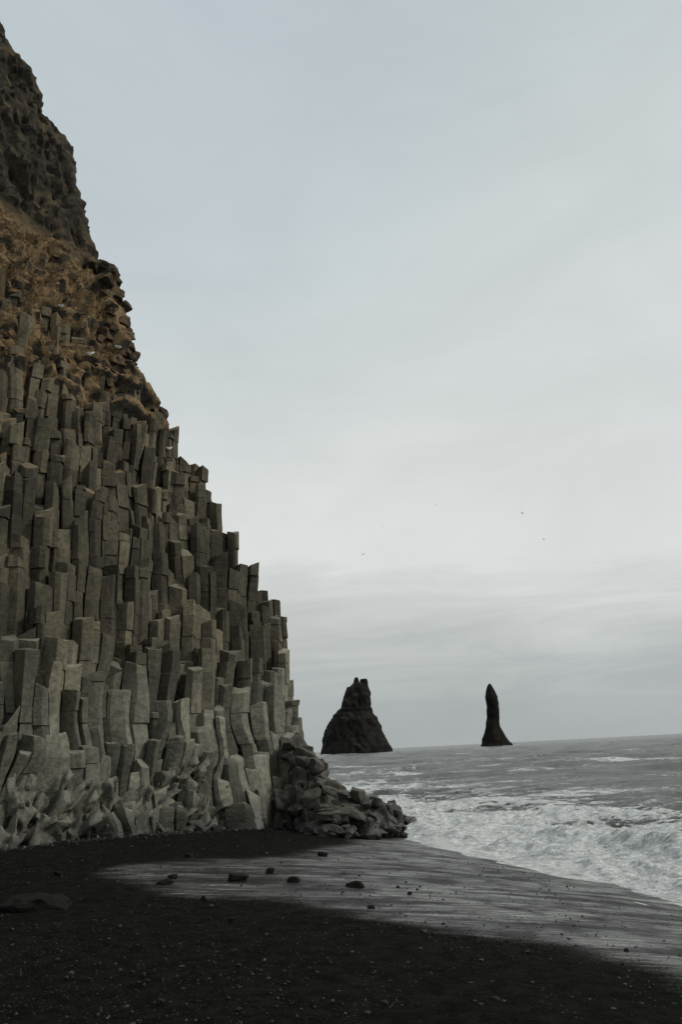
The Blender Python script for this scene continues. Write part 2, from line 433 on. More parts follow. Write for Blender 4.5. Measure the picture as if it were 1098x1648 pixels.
for q in idx:
    c = pts[q]; ist = bool(toe[q])
    dd = np.hypot(pts[:, 0]-c[0], pts[:, 1]-c[1]); nb = np.nonzero((dd < PITCHC*2.2) & (dd > 1e-6))[0]
    poly = [(-1, -1), (1, -1), (1, 1), (-1, 1)]
    for k in nb:
        v = pts[k]-c; L = math.hypot(*v); poly = clip(poly, v[0]/L, v[1]/L, L/2-.006)
        if len(poly) < 3: break
    if len(poly) < 3: continue
    poly = np.array(poly)
    kp = [i for i in range(len(poly)) if np.hypot(*(poly[i]-poly[i-1])) > .08]
    poly = poly[kp]
    if len(poly) < 3: continue
    adj = nb[dd[nb] < PITCHC*1.6]
    lowest = min([Hn[k] if allc[k] else -.3 for k in adj])
    z1 = Hn[q]
    crumb = float(sstep(10.5, 13.5, z1+1.2*cl[q]*2))
    z0 = max(-.6, min(lowest, z1-1.0)-1.4)
    wr_ = 1-sstep(3.0, 6.5, z1)
    if ist: wr_ = .5
    ring = []
    n = len(poly)
    ch = random.uniform(.015, .04)+.05*wr_
    for i in range(n):
        p = poly[i]; a = poly[i-1]; b = poly[(i+1) % n]
        ring.append(p+(a-p)*ch); ring.append(p+(b-p)*ch)
    ring = np.array(ring); m = len(ring)
    lv = []; z = z0; off = np.zeros(2); sc = 1.0; tn = 1.0
    nextj = z0+random.uniform(.3, 1.5)
    while z < z1-.16:
        if z >= nextj:
            lv.append((z-.010, sc, off.copy(), tn)); lv.append((z, sc*.94, off.copy(), .40*tn))
            oj = .05+.03*crumb
            off = off*.4+rng.uniform(-oj, oj, 2); sc = random.uniform(.90-.07*crumb, 1.0); tn = random.uniform(.74, 1.28)
            lv.append((z+.010, sc, off.copy(), tn))
            nextj = z+random.uniform(.35, 1.5-.5*crumb)+1.0*wr_
        else:
            lv.append((z, sc, off.copy(), tn))
        z += random.uniform(.2, .36)
    bv = .02+.04*wr_
    lv.append((z1-bv, sc, off.copy(), tn)); lv.append((z1-bv*.2, sc*(.975-.02*wr_), off.copy(), tn*1.1)); lv.append((z1, sc*.90, off.copy(), tn*1.1))
    tx, ty = rng.normal(0, .18+.15*crumb, 2)
    if random.random() < .2: tx, ty = rng.normal(0, .45, 2)
    VV = []; tt = []
    NL = len(lv)
    for li, (zz, s_, of, t_) in enumerate(lv):
        P = ring*s_+of+c
        zc = np.full(m, zz)
        if li >= NL-3: zc = zc+np.maximum(ring[:, 0]*tx+ring[:, 1]*ty, -.13)
        VV.append(np.column_stack([P, zc])); tt += [t_]*m
    VV.append(np.array([[c[0]+off[0], c[1]+off[1], z1+.01]])); tt.append(tn*1.1)
    VV = np.concatenate(VV)
    if ist:
        sh = rng.normal(0, .22, 2); VV[:, :2] += (VV[:, 2:3]-z1+.4)*sh[None]*.8
        VV[:, 0] += .08*vn(VV[:, 0]*2, VV[:, 1]*2, VV[:, 2]*2, 73); VV[:, 1] += .08*vn(VV[:, 0]*2, VV[:, 1]*2, VV[:, 2]*2, 74)
    else:
        sh = rng.normal(0, .012+.03*crumb, 2); VV[:, :2] += (VV[:, 2:3]-z1+1.5)*sh[None]
        VV = warp(VV, 1)
    amp = .016+.05*wr_
    cc = VV[:, :2]-c
    ln = np.hypot(cc[:, 0], cc[:, 1])+1e-6
    dn = amp*fbm(VV[:, 0]*2.5+q, VV[:, 1]*2.5, VV[:, 2]*1.8, 75, 2)
    VV[:, :2] += cc/ln[:, None]*dn[:, None]
    VV[:, 2] += np.where(np.arange(len(VV)) >= (NL-3)*m, .07*vn(VV[:, 0]*5, VV[:, 1]*5, 0, 76), 0)
    FF = []
    for li in range(NL-1):
        for i in range(m):
            a = li*m+i; b = li*m+(i+1) % m
            FF.append((a, b, b+m, a+m))
    top = (NL-1)*m
    for i in range(m): FF.append((top+i, top+(i+1) % m, NL*m))
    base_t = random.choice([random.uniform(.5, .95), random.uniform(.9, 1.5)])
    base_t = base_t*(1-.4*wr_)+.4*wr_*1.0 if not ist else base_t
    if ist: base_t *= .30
    dist = math.hypot(c[0], c[1])
    px, py = proj((c[0], c[1], z1-.5))
    expo = min(z1-lowest, 6)+.2
    score = expo/dist**2 if (-5 < px < 520) else 0
    if z1 < 1.9 or ist: score *= .2
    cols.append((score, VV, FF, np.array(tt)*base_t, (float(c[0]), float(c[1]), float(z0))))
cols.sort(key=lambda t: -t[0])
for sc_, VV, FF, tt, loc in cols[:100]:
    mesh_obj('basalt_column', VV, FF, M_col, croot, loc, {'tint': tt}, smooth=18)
AV, AF, AT, o_ = [], [], [], 0
for sc_, VV, FF, tt, loc in cols[100:]:
    AV.append(VV); AF += [tuple(i+o_ for i in f) for f in FF]; AT.append(tt); o_ += len(VV)
rest = mesh_obj('basalt_columns', np.concatenate(AV), AF, M_col, croot, tuple(croot.location), {'tint': np.concatenate(AT)}, smooth=18)
rest['kind'] = 'stuff'

# ------------------------------------------------------------------ cliff sheets (backing, grassy slope, crag)
zr = np.concatenate([np.arange(-1, 15, .5), np.arange(15, ZTOP, .13)])
nf, nsd = 320, 70
fr = np.linspace(0, 1, nf)
G = np.zeros((len(zr), nf+nsd, 3))
for i, z in enumerate(zr):
    x1 = Px(z); xs = -38+(x1+38)*fr
    G[i, :nf, 0] = xs; G[i, :nf, 1] = Yb(xs)+E(z)/KP; G[i, :, 2] = z
    kk = np.linspace(.12, 16, nsd)
    G[i, nf:, 0] = x1+D[0]*kk; G[i, nf:, 1] = Py(z)+D[1]*kk
def gnorm(G):
    du = np.gradient(G, axis=1); dv = np.gradient(G, axis=0)
    n = np.cross(du, dv); n /= np.linalg.norm(n, axis=2, keepdims=True)+1e-9
    return n
Nn = gnorm(G)
for _ in range(6):
    Nn[:, 1:-1] = (Nn[:, :-2]+Nn[:, 1:-1]+Nn[:, 2:])/3; Nn[1:-1] = (Nn[:-2]+Nn[1:-1]+Nn[2:])/3
gx, gy, gz = G[..., 0], G[..., 1], G[..., 2]
ridged = Px(gz)-gx; ridged[:, nf:] = 0
gr = sstep(15.0, 17.5, gz)*(1-sstep(25.0, 27.5, gz+1.5*fbm(gx*.4, gy*.4, gz*.3, 85, 3)))
cr = sstep(24.5, 28.5, gz)
rid = 1-2*np.abs(fbm(gx*.35, gy*.35, gz*.28, 83, 4))
blocky = 1-2*np.abs(fbm(gx*.8, gy*.8, gz*.7, 81, 4))
low = -1.0*(1-sstep(14.5, 17.0, gz))
flu = 1-2*np.abs(fbm(gx*1.3+.3*gz, gy*1.3, gz*.30, 89, 4))
def terr(v, st, k):
    q = v/st; f = np.floor(q); return (f+sstep(.5-k, .5+k, q-f))*st
disp = low + gr*(.60*(blocky-.5)+.30*(flu-.5)+.4*fbm(gx*.35, gy*.35, gz*.6, 82, 3)) + cr*(.6*(rid-.6)+.50*(flu-.5)) + (gr+.75*cr).clip(0, 1)*.26*(1-2*np.abs(fbm(gx*2.4, gy*2.4, gz*1.4, 86, 3)))
disp = np.where(gz > 17, .6*disp+.4*terr(disp, .35, .16), disp)
stp = gr*.6*fbm(gx*.3, gy*.3, gz*1.5, 87, 3)
G2 = G+Nn*(disp+stp)[..., None]
grassw = sstep(14.5, 17.0, gz)*(1-sstep(25.0, 29.0, gz+3.5*fbm(gx*.35, gy*.35, gz*.35, 85, 4)))
grassw = grassw*(.22+.78*sstep(1.0, 3.6, ridged+3*fbm(gx*.4, gy*.4, gz*.4, 88, 3)+.8*(26-gz)*.35))
r1 = int(np.argmax(zr >= 17.5)); r2 = int(np.argmax(zr >= 26.8))
def sub(a, b, name):
    g = G2[a:b+1]
    return mesh_obj(name, g.reshape(-1, 3), grid_faces(g.shape[0], g.shape[1]), M_crag, croot, tuple(croot.location), {'grass': grassw[a:b+1].reshape(-1)}, smooth=40)
sub(0, r1, 'inner_rock'); sub(r1, r2, 'grassy_ledge'); sub(r2, len(zr)-1, 'upper_crag')
Ng = gnorm(G2)
cand = np.argwhere((grassw > .5) & (Ng[..., 2] > .15) & (gx > -26) & (gz > 18.0))
cand = cand[(cand[:, 1] < nf-4)]
sel = cand[rng.integers(0, len(cand), 6500)]
GV, GF, GT = [], [], []
for a, b in sel:
    p = G2[a, b]; n = Ng[a, b]; t0 = random.random()
    for k in range(5):
        an = random.uniform(0, 6.28); L = random.uniform(.06, .16); w = random.uniform(.010, .022)
        out = np.array([math.cos(an), math.sin(an), 0])*.6+n*.6+np.array([0, 0, .1]); out /= np.linalg.norm(out)
        side = np.cross(out, [0, 0, 1.]); side /= np.linalg.norm(side)+1e-6
        q = p+np.array([random.uniform(-.12, .12), random.uniform(-.12, .12), random.uniform(-.05, .05)])
        mid = q+out*L*.6; tip = mid+(out*.5+np.array([0, 0, -.75]))*L*.55
        o_ = len(GV); GV += [q-side*w, q+side*w, mid+side*w*.7, mid-side*w*.7, tip]
        GF += [(o_, o_+1, o_+2, o_+3), (o_+3, o_+2, o_+4)]; GT += [min(1, max(0, t0*.7+random.random()*.3))]*5
go = mesh_obj('dry_grass', np.array(GV), GF, M_grass, croot, tuple(croot.location), {'tint': GT}); go['kind'] = 'stuff'

# ------------------------------------------------------------------ rocks
def rock_mesh(name, seed, npts=15, bev=.07, sub_=2, rough=.05, sq=.6):
    rs = random.Random(seed); bm = bmesh.new()
    for k in range(npts):
        v = Vector((rs.gauss(0, 1), rs.gauss(0, 1), rs.gauss(0, 1))).normalized()
        v = Vector([math.copysign(abs(c_)**sq, c_) for c_ in v])
        v.normalize(); v *= rs.uniform(.8, 1.1)/max(.75, max(abs(c_) for c_ in v))*.9
        bm.verts.new(v*.5)
    r_ = bmesh.ops.convex_hull(bm, input=bm.verts[:])
    dl = [g for g in r_['geom_interior'] if isinstance(g, bmesh.types.BMVert)]
    if dl: bmesh.ops.delete(bm, geom=dl, context='VERTS')
    bmesh.ops.dissolve_limit(bm, angle_limit=R(14), verts=bm.verts[:], edges=bm.edges[:])
    bmesh.ops.bevel(bm, geom=bm.edges[:], offset=bev*.6, segments=2, affect='EDGES', profile=.5, clamp_overlap=True)
    bmesh.ops.triangulate(bm, faces=bm.faces[:])
    for _ in range(sub_):
        le = [e_ for e_ in bm.edges if e_.calc_length() > .11]
        if le: bmesh.ops.subdivide_edges(bm, edges=le, cuts=1); bmesh.ops.triangulate(bm, faces=bm.faces[:])
    me = bpy.data.meshes.new(name)
    P = np.array([v.co[:] for v in bm.verts]); so = seed*3.7
    dn = rough*fbm(P[:, 0]*3+so, P[:, 1]*3, P[:, 2]*3, 91, 3)
    for v, d_ in zip(bm.verts, dn): v.co += v.co.normalized()*d_
    bmesh.ops.recalc_face_normals(bm, faces=bm.faces[:])
    bm.to_mesh(me); bm.free()
    me.polygons.foreach_set('use_smooth', [True]*len(me.polygons)); me.set_sharp_from_angle(angle=R(32))
    return me
RM = []
for k in range(16):
    me = rock_mesh('boulder', 100+k, npts=random.choice([10, 12, 14, 18]), bev=.05, rough=.12); me.materials.append(M_boul); RM.append(me)
def place(name, me, loc, size, rot, parent=None):
    o = bpy.data.objects.new(name, me); COL.objects.link(o)
    if parent is not None: o.parent = parent; o.location = Vector(loc)-parent.location
    else: o.location = loc
    o.scale = size; o.rotation_euler = rot
    return o
def fuse(name, blobs, mat, voxel, parent, seed, amp=.05, npts=10, smooth_it=1, crack=.5, sharp=30):
    VV, FF, o_ = [], [], 0
    protos = [rock_mesh('lump', seed+k, npts=npts, bev=.015, rough=.03, sub_=0) for k in range(10)]
    for (p, s_, rot) in blobs:
        me = random.choice(protos)
        mt = Matrix.Translation(Vector(p)) @ Euler(rot).to_matrix().to_4x4() @ Matrix.Diagonal((*s_, 1))
        VV += [tuple(mt @ v.co) for v in me.vertices]
        FF += [tuple(i+o_ for i in f.vertices) for f in me.polygons]; o_ = len(VV)
    me = bpy.data.meshes.new(name); me.from_pydata(VV, [], FF)
    tmp = bpy.data.objects.new(name+'_source', me); COL.objects.link(tmp)
    md = tmp.modifiers.new('r', 'REMESH'); md.mode = 'VOXEL'; md.voxel_size = voxel
    ms = tmp.modifiers.new('s', 'SMOOTH'); ms.iterations = smooth_it; ms.factor = .5
    dg_ = bpy.context.evaluated_depsgraph_get(); ev = tmp.evaluated_get(dg_)
    m2 = bpy.data.meshes.new_from_object(ev)
    bpy.data.objects.remove(tmp)
    n_ = len(m2.vertices); co = np.zeros(n_*3); m2.vertices.foreach_get('co', co); co = co.reshape(-1, 3)
    no = np.zeros(n_*3); m2.vertices.foreach_get('normal', no); no = no.reshape(-1, 3)
    d_ = amp*fbm(co[:, 0]*2, co[:, 1]*2, co[:, 2]*1.2, seed, 3)-amp*crack*np.maximum(0, 1-np.abs(fbm(co[:, 0]*1.6, co[:, 1]*1.6, co[:, 2]*1.1, seed+5, 2))*11)
    co = co+no*d_[:, None]
    fs = [tuple(p.vertices) for p in m2.polygons]
    return mesh_obj(name, co, fs, mat, parent, tuple(parent.location), smooth=sharp)
blobs = []
for px in np.arange(-70, 490, 11):
    by_ = np.interp(px, [p[0] for p in base_px], [p[1] for p in base_px])
    B = on_ground(px, by_)
    lean = .9*float(vn(px*.012, 0, 0, 191)); hk = 1.0+.5*float(vn(px*.02, 0, 0, 192))
    for k in range(4):
        sz = random.uniform(.40, .85)
        hgt = [-.05, .35, .80, 1.25][k]*hk+random.uniform(-.15, .15)
        if k >= 2 and random.random() < .35: continue
        p = B+np.array([-.25, .97, 0])*(.02+.24*k)+np.array([random.uniform(-.15, .15), random.uniform(-.12, .12), hgt])
        blobs.append((p, (sz*.66, sz*.66, sz*random.uniform(1.2, 2.3)), (random.uniform(-.35, .1), lean+random.uniform(-.4, .4), random.uniform(0, 6.28) if k == 0 else random.uniform(-.5, .5))))
fuse('wave_worn_foot', blobs, M_base, .045, croot, 801, .05, npts=9, smooth_it=1, sharp=28)
blobs = []
for px in np.arange(474, 656, 9):
    byp = np.interp(px, [470, 520, 600, 660], [1334, 1345, 1350, 1344])
    B = on_ground(px, byp); ht = (byp-np.interp(px, hx, hy))/FP*B[1]
    for k in range(5):
        fr_ = (k+random.random())/5
        sz = random.uniform(.8, 1.6) if px < 630 else random.uniform(.4, .7)
        z = (ht-.30*sz)*fr_**.85-.08
        blobs.append((B+np.array([random.uniform(-.2, .2), .45+2.2*fr_, z]), (sz*random.uniform(.8, 1.4), sz*.8, sz*random.uniform(.4, .7)), (random.uniform(-.3, .3), random.uniform(.1, .7), random.uniform(-.6, .6))))
fuse('bedrock_toe', blobs, M_boul, .045, croot, 901, .07, npts=9, crack=1.0)
LR = []
for k in range(6):
    me = rock_mesh('ledge_rock', 700+k, npts=16, bev=.06, rough=.14); me.materials.append(M_crag)
    at = me.attributes.new('grass', 'FLOAT', 'POINT'); at.data.foreach_set('value', [.25]*len(me.vertices)); LR.append(me)
lc = np.argwhere((gz > 17.2) & (gz < 26) & (gx > -22)); lc = lc[lc[:, 1] < nf]
for a, b in lc[rng.integers(0, len(lc), 60)]:
    sz = random.uniform(.35, .85)
    place('ledge_rock', random.choice(LR), tuple(G2[a, b]-Ng[a, b]*.18), (sz, sz*.8, sz*random.uniform(.6, 1.4)), (random.uniform(-.3, .3), random.uniform(-.3, .3), random.uniform(0, 6.28)), croot)
lc = np.argwhere((gz > 15.5) & (gz < 25) & (ridged < .8)); lc = lc[(lc[:, 1] < nf+3)]
for a, b in lc[rng.integers(0, len(lc), 36)]:
    sz = random.uniform(.4, .9)
    place('ledge_rock', random.choice(LR), tuple(G2[a, b]), (sz, sz*.9, sz*random.uniform(.6, 1.1)), (random.uniform(-.3, .3), random.uniform(-.3, .3), random.uniform(0, 6.28)), croot)
# loose boulders against and on the low ledge
for px in np.arange(492, 668, 11):
    byp = np.interp(px, [470, 520, 600, 660], [1334, 1345, 1350, 1344])
    B = on_ground(px, byp)
    ht = (byp-np.interp(px, hx, hy))/FP*B[1]
    for row in range(3):
        if row == 2 and random.random() < .4: continue
        fr_ = [0.0, random.uniform(.12, .45), random.uniform(.5, 1.0)][row]
        sz = random.uniform(.40, .75)
        back_ = 2.2*fr_-.12; z = ht*fr_**.85*.93+.06*sz
        if px > 640: sz *= .7
        p = B+np.array([random.uniform(-.2, .2), back_, z])
        p[2] = max(p[2], float(ground_z(p[0], p[1]))+.10*sz)
        o = place('boulder', random.choice(RM), tuple(p), (sz*random.uniform(.9, 1.4), sz*random.uniform(.8, 1.1), sz*random.uniform(.55, .9)), (random.uniform(-.4, .4), random.uniform(-.3, .5), random.uniform(0, 6.28)))
        if px < 535: lb = 'dark angular boulder lying on the rock toe directly against the cliff foot'
        elif px < 620: lb = 'dark angular boulder lying on the middle of the rock toe running out to the surf'
        else: lb = 'dark wet boulder at the seaward tip of the rock toe beside the surf'
        tag(o, lb, 'boulder', 'boulders on the rock toe: '+('cliff side' if px < 535 else 'middle' if px < 620 else 'seaward tip'))

# stones on the beach
stones = [
 (48, 1468, 100, 24, 'large low flat-topped rock lying on the black sand at the left edge'),
 (383, 1419, 29, 17, 'largest rounded dark stone on the wet sand, left of the other stones'),
 (436, 1406, 17, 9, 'small dark stone just behind the pair in the middle of the wet sand'),
 (475, 1420, 22, 10, 'dark flat stone right of the largest rounded stone on wet sand'),
 (570, 1429, 27, 12, 'blocky dark stone furthest right on the streaked wet sand'),
 (519, 1378, 17, 8, 'small dark stone near the boulder heap on the upper wet sand'),
 (304, 1381, 14, 8, 'small stone at the upper edge of the wet sand below the cliff'),
 (262, 1424, 24, 10, 'broad dark stone at the left end of the wet band'),
 (276, 1415, 16, 8, 'stone touching the rear of the broad dark stone'),
 (327, 1452, 13, 10, 'small upright stone on the lower edge of the wet band'),
 (213, 1432, 12, 6, 'small flat stone left of the broad dark stone'),
 (373, 1483, 12, 7, 'lone small stone on the dry black sand under the largest stone'),
 (598, 1463, 11, 6, 'small stone on wet sand below the blocky right-hand stone'),
 (505, 1619, 11, 7, 'lone pebble at the bottom of the picture on dry sand'),
 (92, 1408, 14, 7, 'small stone on dry sand between the cliff foot and flat rock'),
 (660, 1440, 8, 5, 'tiny stone on wet sand towards the surf'),
 (150, 1470, 10, 6, 'small stone right of the large flat rock on dry sand'),
 (760, 1560, 9, 5, 'tiny stone on dry sand at the lower right'),
 (1010, 1532, 8, 5, 'tiny stone on wet sand near the right edge'),
]
for k, (px, py, w, h, lb) in enumerate(stones):
    B = on_ground(px, py); sc_ = B[1]/FP*1.04
    W = w*sc_; Hh = h*sc_*.95
    if k == 0: me = rock_mesh('beach_stone', 517, npts=22, bev=.03, rough=.22, sq=.55, sub_=3)
    else: me = rock_mesh('beach_stone', 500+k*3, npts=18, bev=.10, rough=.16, sq=.75, sub_=2)
    me.materials.append(M_stone)
    o = place('beach_stone', me, (B[0], B[1]+W*.2, B[2]+Hh*(.12 if k == 0 else .18)), (W*1.05, W*.7, Hh*(1.5 if k == 0 else 1.35)), (0, 0, random.uniform(-.4, .4)))
    tag(o, lb, 'stone')

# pebbles
bmi = bmesh.new(); bmesh.ops.create_icosphere(bmi, subdivisions=1, radius=.5)
IV = np.array([v.co[:] for v in bmi.verts]); IF = np.array([[v.index for v in f.verts] for f in bmi.faces]); bmi.free()
npb = 22000
ang = rng.uniform(R(-32), R(32), npb); rad = 5+rng.uniform(0, 1, npb)**1.35*24
x = rad*np.sin(ang); y = rad*np.cos(ang)
k2 = 3600; t = rng.uniform(0, 1, k2); xx = BP[0, 0]-1+t*(BP[-1, 0]-BP[0, 0]+2.5); yy = Yb(xx)-.2-np.abs(rng.normal(0, .6, k2))
x = np.concatenate([x, xx]); y = np.concatenate([y, yy])
S_ = S0-(NS[0]*x+NS[1]*y)
ok = (S_ > .4) & (y < Yb(x)+.5)
w_ = poly_sd(x, y, WP)
ok &= ~((w_ > .2) & (rng.uniform(0, 1, len(x)) < .5))
isg = np.arange(len(x)) >= npb
x, y, isg = x[ok], y[ok], isg[ok]
n = len(x)
sz = np.clip(np.exp(rng.normal(-4.3, .6, n)), .005, .085)*np.where(isg, 2.1, 1)
rz = rng.uniform(0, 6.28, n); sy = rng.uniform(.6, 1, n); szz = rng.uniform(.4, .8, n)
P = IV[None]*np.stack([sz, sz*sy, sz*szz], 1)[:, None, :]
P *= rng.uniform(.85, 1.15, P.shape)
c_, s_ = np.cos(rz)[:, None], np.sin(rz)[:, None]
Q = np.stack([P[..., 0]*c_-P[..., 1]*s_+x[:, None], P[..., 0]*s_+P[..., 1]*c_+y[:, None], P[..., 2]+(ground_z(x, y)+sz*.15)[:, None]], -1)
F_ = (IF[None]+(np.arange(n)*len(IV))[:, None, None]).reshape(-1, 3)
tint = np.clip(np.exp(rng.normal(-4.1, .55, n)), .007, .07)
pb = mesh_obj('pebbles', Q.reshape(-1, 3), F_, M_peb, attrs={'tint': np.repeat(tint, len(IV))}, smooth=50)
tag(pb, 'fine dark gravel and small pebbles strewn over the black sand', 'pebbles', kind='stuff')

# ------------------------------------------------------------------ sea stacks
def stack(outline, Yd, depth_k, seed, k=1.0):
    pr = []
    for py, xl, xr in outline:
        a = ray(xl, py); b = ray(xr, py)
        pr.append((CH+(a[2]+b[2])/2*Yd, a[0]*Yd, b[0]*Yd))
    pr = np.array(sorted(pr)); 
    z = np.linspace(pr[0, 0]-3, pr[-1, 0], 150)
    xl = np.interp(z, pr[:, 0], pr[:, 1]); xr = np.interp(z, pr[:, 0], pr[:, 2])
    nt = 160
    th = np.linspace(0, 2*math.pi, nt+1)[:-1]
    cx = (xl+xr)/2; hw = (xr-xl)/2
    Xs = cx[:, None]+hw[:, None]*np.cos(th)[None]; Ys = Yd+hw[:, None]*depth_k*np.sin(th)[None]; Zs = np.repeat(z[:, None], nt, 1)
    s_ = np.minimum(1, hw/12)[:, None]*k
    side = 1-.55*np.abs(np.cos(th))[None]**3
    raw = 4.2*fbm(Xs*.055+seed, Ys*.055, Zs*.05, seed, 3)+3.6*(.45-np.abs(fbm(Xs*.10, Ys*.10, Zs*.05, seed+5, 3))*1.6)
    dn = s_*(raw*side+1.7*fbm(Xs*.3, Ys*.3, Zs*.28, seed+7, 3)-.3)
    Xs = Xs+np.cos(th)[None]*dn; Ys = Ys+np.sin(th)[None]*dn; Zs = Zs+1.2*s_*fbm(Xs*.3, Ys*.3, Zs*.3, seed+9, 2)
    V = np.stack([Xs, Ys, Zs], -1)
    n, m = V.shape[:2]
    F = []
    for i in range(n-1):
        for j in range(m): F.append((i*m+j, i*m+(j+1) % m, (i+1)*m+(j+1) % m, (i+1)*m+j))
    V = V.reshape(-1, 3); top = V[-m:].mean(0); V = np.vstack([V, top])
    for j in range(m): F.append(((n-1)*m+j, (n-1)*m+(j+1) % m, n*m))
    return V, F
d = ray(574, 1207)
st = empty('sea_stack', (d[0]*750, 750, 0)); tag(st, 'broad triangular black sea stack with jagged pinnacles, nearer the cliff', 'sea stack')
V, F = stack([(1212, 516, 633), (1208, 517, 631), (1200, 518, 627), (1193, 519, 623), (1186, 520, 620), (1180, 521, 617), (1173, 523, 614), (1165, 527, 611), (1159, 530, 607), (1154, 536, 604), (1150, 537, 602), (1146, 543, 600), (1142, 544, 600), (1138, 549, 599), (1130, 551, 597.5), (1124, 554, 597.5), (1118, 555, 595.5), (1112, 557, 595), (1107, 561, 593.5), (1102, 566, 592.5), (1098.5, 569.5, 592)], 750, .95, 3, .85)
mesh_obj('rock_body', V, F, M_stack, st, tuple(st.location), smooth=24)
for ol in ([(1115, 562, 583), (1107, 566, 581), (1101, 568.5, 579.5), (1096, 569.5, 578), (1092, 570.5, 577), (1090, 572, 575.5)], [(1115, 576, 597), (1105, 578.5, 593), (1098, 579, 592.5), (1094, 579.5, 591.5), (1092.5, 581, 590.5)], [(1128, 552, 568), (1115, 555, 567), (1109, 557.5, 565), (1105.5, 559, 563)]):
    V, F = stack(ol, 750, .9, 13+len(ol), .3); mesh_obj('pinnacle', V, F, M_stack, st, tuple(st.location), smooth=24)
d = ray(799, 1197)
st2 = empty('sea_stack', (d[0]*800, 800, 0)); tag(st2, 'slender finger-shaped black sea stack standing alone further right', 'sea stack')
V, F = stack([(1202, 774, 826), (1198, 776, 824), (1194, 776.5, 819), (1190, 777, 818), (1186, 778, 815), (1181, 779.5, 812), (1176, 781, 809), (1171, 781.5, 806), (1166, 782, 804.5), (1160, 783, 803.5), (1154, 784, 804), (1148, 784, 804), (1143, 784, 803.5), (1138, 784, 803), (1132, 783, 803), (1127, 782, 802), (1121, 781, 801), (1116, 782, 798.5), (1112, 782.5, 797), (1108, 783.5, 795), (1104.5, 784.5, 792.5), (1102, 786, 791), (1100, 787.5, 789)], 800, .8, 23, .45)
mesh_obj('rock_spire', V, F, M_stack, st2, tuple(st2.location), smooth=24)

# ------------------------------------------------------------------ birds
def ellipsoid(bm, c, r, rot=None):
    mt = Matrix.Translation(c) @ (rot.to_matrix().to_4x4() if rot else Matrix.Identity(4)) @ Matrix.Diagonal((*r, 1))
    bmesh.ops.create_uvsphere(bm, u_segments=14, v_segments=9, radius=1, matrix=mt)
def bobj(name, bm, m, parent):
    me = bpy.data.meshes.new(name); bm.to_mesh(me); bm.free(); me.materials.append(m)
    me.polygons.foreach_set('use_smooth', [True]*len(me.polygons))
    o = bpy.data.objects.new(name, me); COL.objects.link(o); o.parent = parent; return o
def flying(loc, rz, bank, lb):
    t = empty('flying_bird', loc, rz); t.rotation_euler = (0, bank, rz)
    bm = bmesh.new(); ellipsoid(bm, (0, 0, 0), (.085, .26, .08)); ellipsoid(bm, (0, .26, .03), (.05, .07, .05)); 
    vs = [bm.verts.new(c) for c in ((-.03, -.2, 0), (.03, -.2, 0), (.09, -.38, 0), (-.09, -.38, 0))]; bm.faces.new(vs)
    bobj('body', bm, M_darkbird, t)
    for s in (-1, 1):
        bm = bmesh.new()
        a = [(0.05, .10, .03), (.32, .17, .17), (.72, -.02, .09)]; b = [(.05, -.10, .03), (.32, -.05, .16), (.60, -.06, .10)]
        A = [bm.verts.new((s*p[0], p[1], p[2])) for p in a]; B = [bm.verts.new((s*p[0], p[1], p[2])) for p in b]
        for i in range(2): bm.faces.new((A[i], A[i+1], B[i+1], B[i]))
        bmesh.ops.solidify(bm, geom=bm.faces[:], thickness=.02)
        bobj('wing', bm, M_darkbird, t)
    tag(t, lb, 'bird')
for px, py, Yd, rz, bk, lb in ((841, 826, 200, .4, .5, 'dark bird flying highest of those at the right, above the slender stack'), (876, 868, 230, 1.9, -.4, 'dark bird flying lower right of its neighbour in the sky'),
                     (585, 892, 230, 2.6, .2, 'tiny dark bird flying above the broad triangular stack'), (617, 848, 400, -.7, .4, 'faint tiny bird up and right of the one above the broad stack'), (702, 813, 420, 1.0, .1, 'faint tiny bird midway between the left and right birds')):
    p = EYE+ray(px, py)*Yd; flying(tuple(p), rz, bk, lb)
bpy.context.view_layer.update()
dg = bpy.context.evaluated_depsgraph_get()
def perched(px, py, rz, lb):
    d_ = ray(px, py); dv = Vector(d_).normalized()
    hit, loc, nrm, ix, ob, mw = scene.ray_cast(dg, Vector(EYE)+dv*3, dv)
    if not hit: print('NOHIT', px, py); return
    loc = loc+Vector((0, -.06, .01))
    t = empty('perched_gull', loc, rz); t.scale = (.62, .62, .62)
    bm = bmesh.new(); ellipsoid(bm, (0, 0, .15), (.085, .20, .085), Euler((.25, 0, 0))); ellipsoid(bm, (0, .17, .25), (.045, .06, .05)); ellipsoid(bm, (0, .13, .20), (.045, .05, .07)); bobj('body', bm, M_white, t)
    for s in (-1, 1):
        bm = bmesh.new(); ellipsoid(bm, (s*.065, -.06, .17), (.03, .20, .055), Euler((.12, 0, 0))); bobj('wing', bm, M_grey, t)
    bm = bmesh.new(); bmesh.ops.create_cone(bm, segments=8, radius1=.014, radius2=.002, depth=.07, matrix=Matrix.Translation((0, .25, .25)) @ Matrix.Rotation(R(-90), 4, 'X')); bobj('beak', bm, M_beak, t)
    for s in (-1, 1):
        bm = bmesh.new(); bmesh.ops.create_cone(bm, segments=6, radius1=.01, radius2=.01, depth=.12, matrix=Matrix.Translation((s*.03, 0, .04))); bobj('leg', bm, M_beak, t)
    tag(t, lb, 'gull')
perched(98, 497, 1.2, 'white gull perched on the orange grass, the highest and leftmost')
perched(146, 574, -1.4, 'white gull perched just below the grassy ledge, lowest of the cliff birds at left')
perched(190, 563, 1.6, 'white gull perched close to the skyline edge of the cliff')
perched(272, 726, -1.0, 'white gull perched far down the skyline edge among the columns')

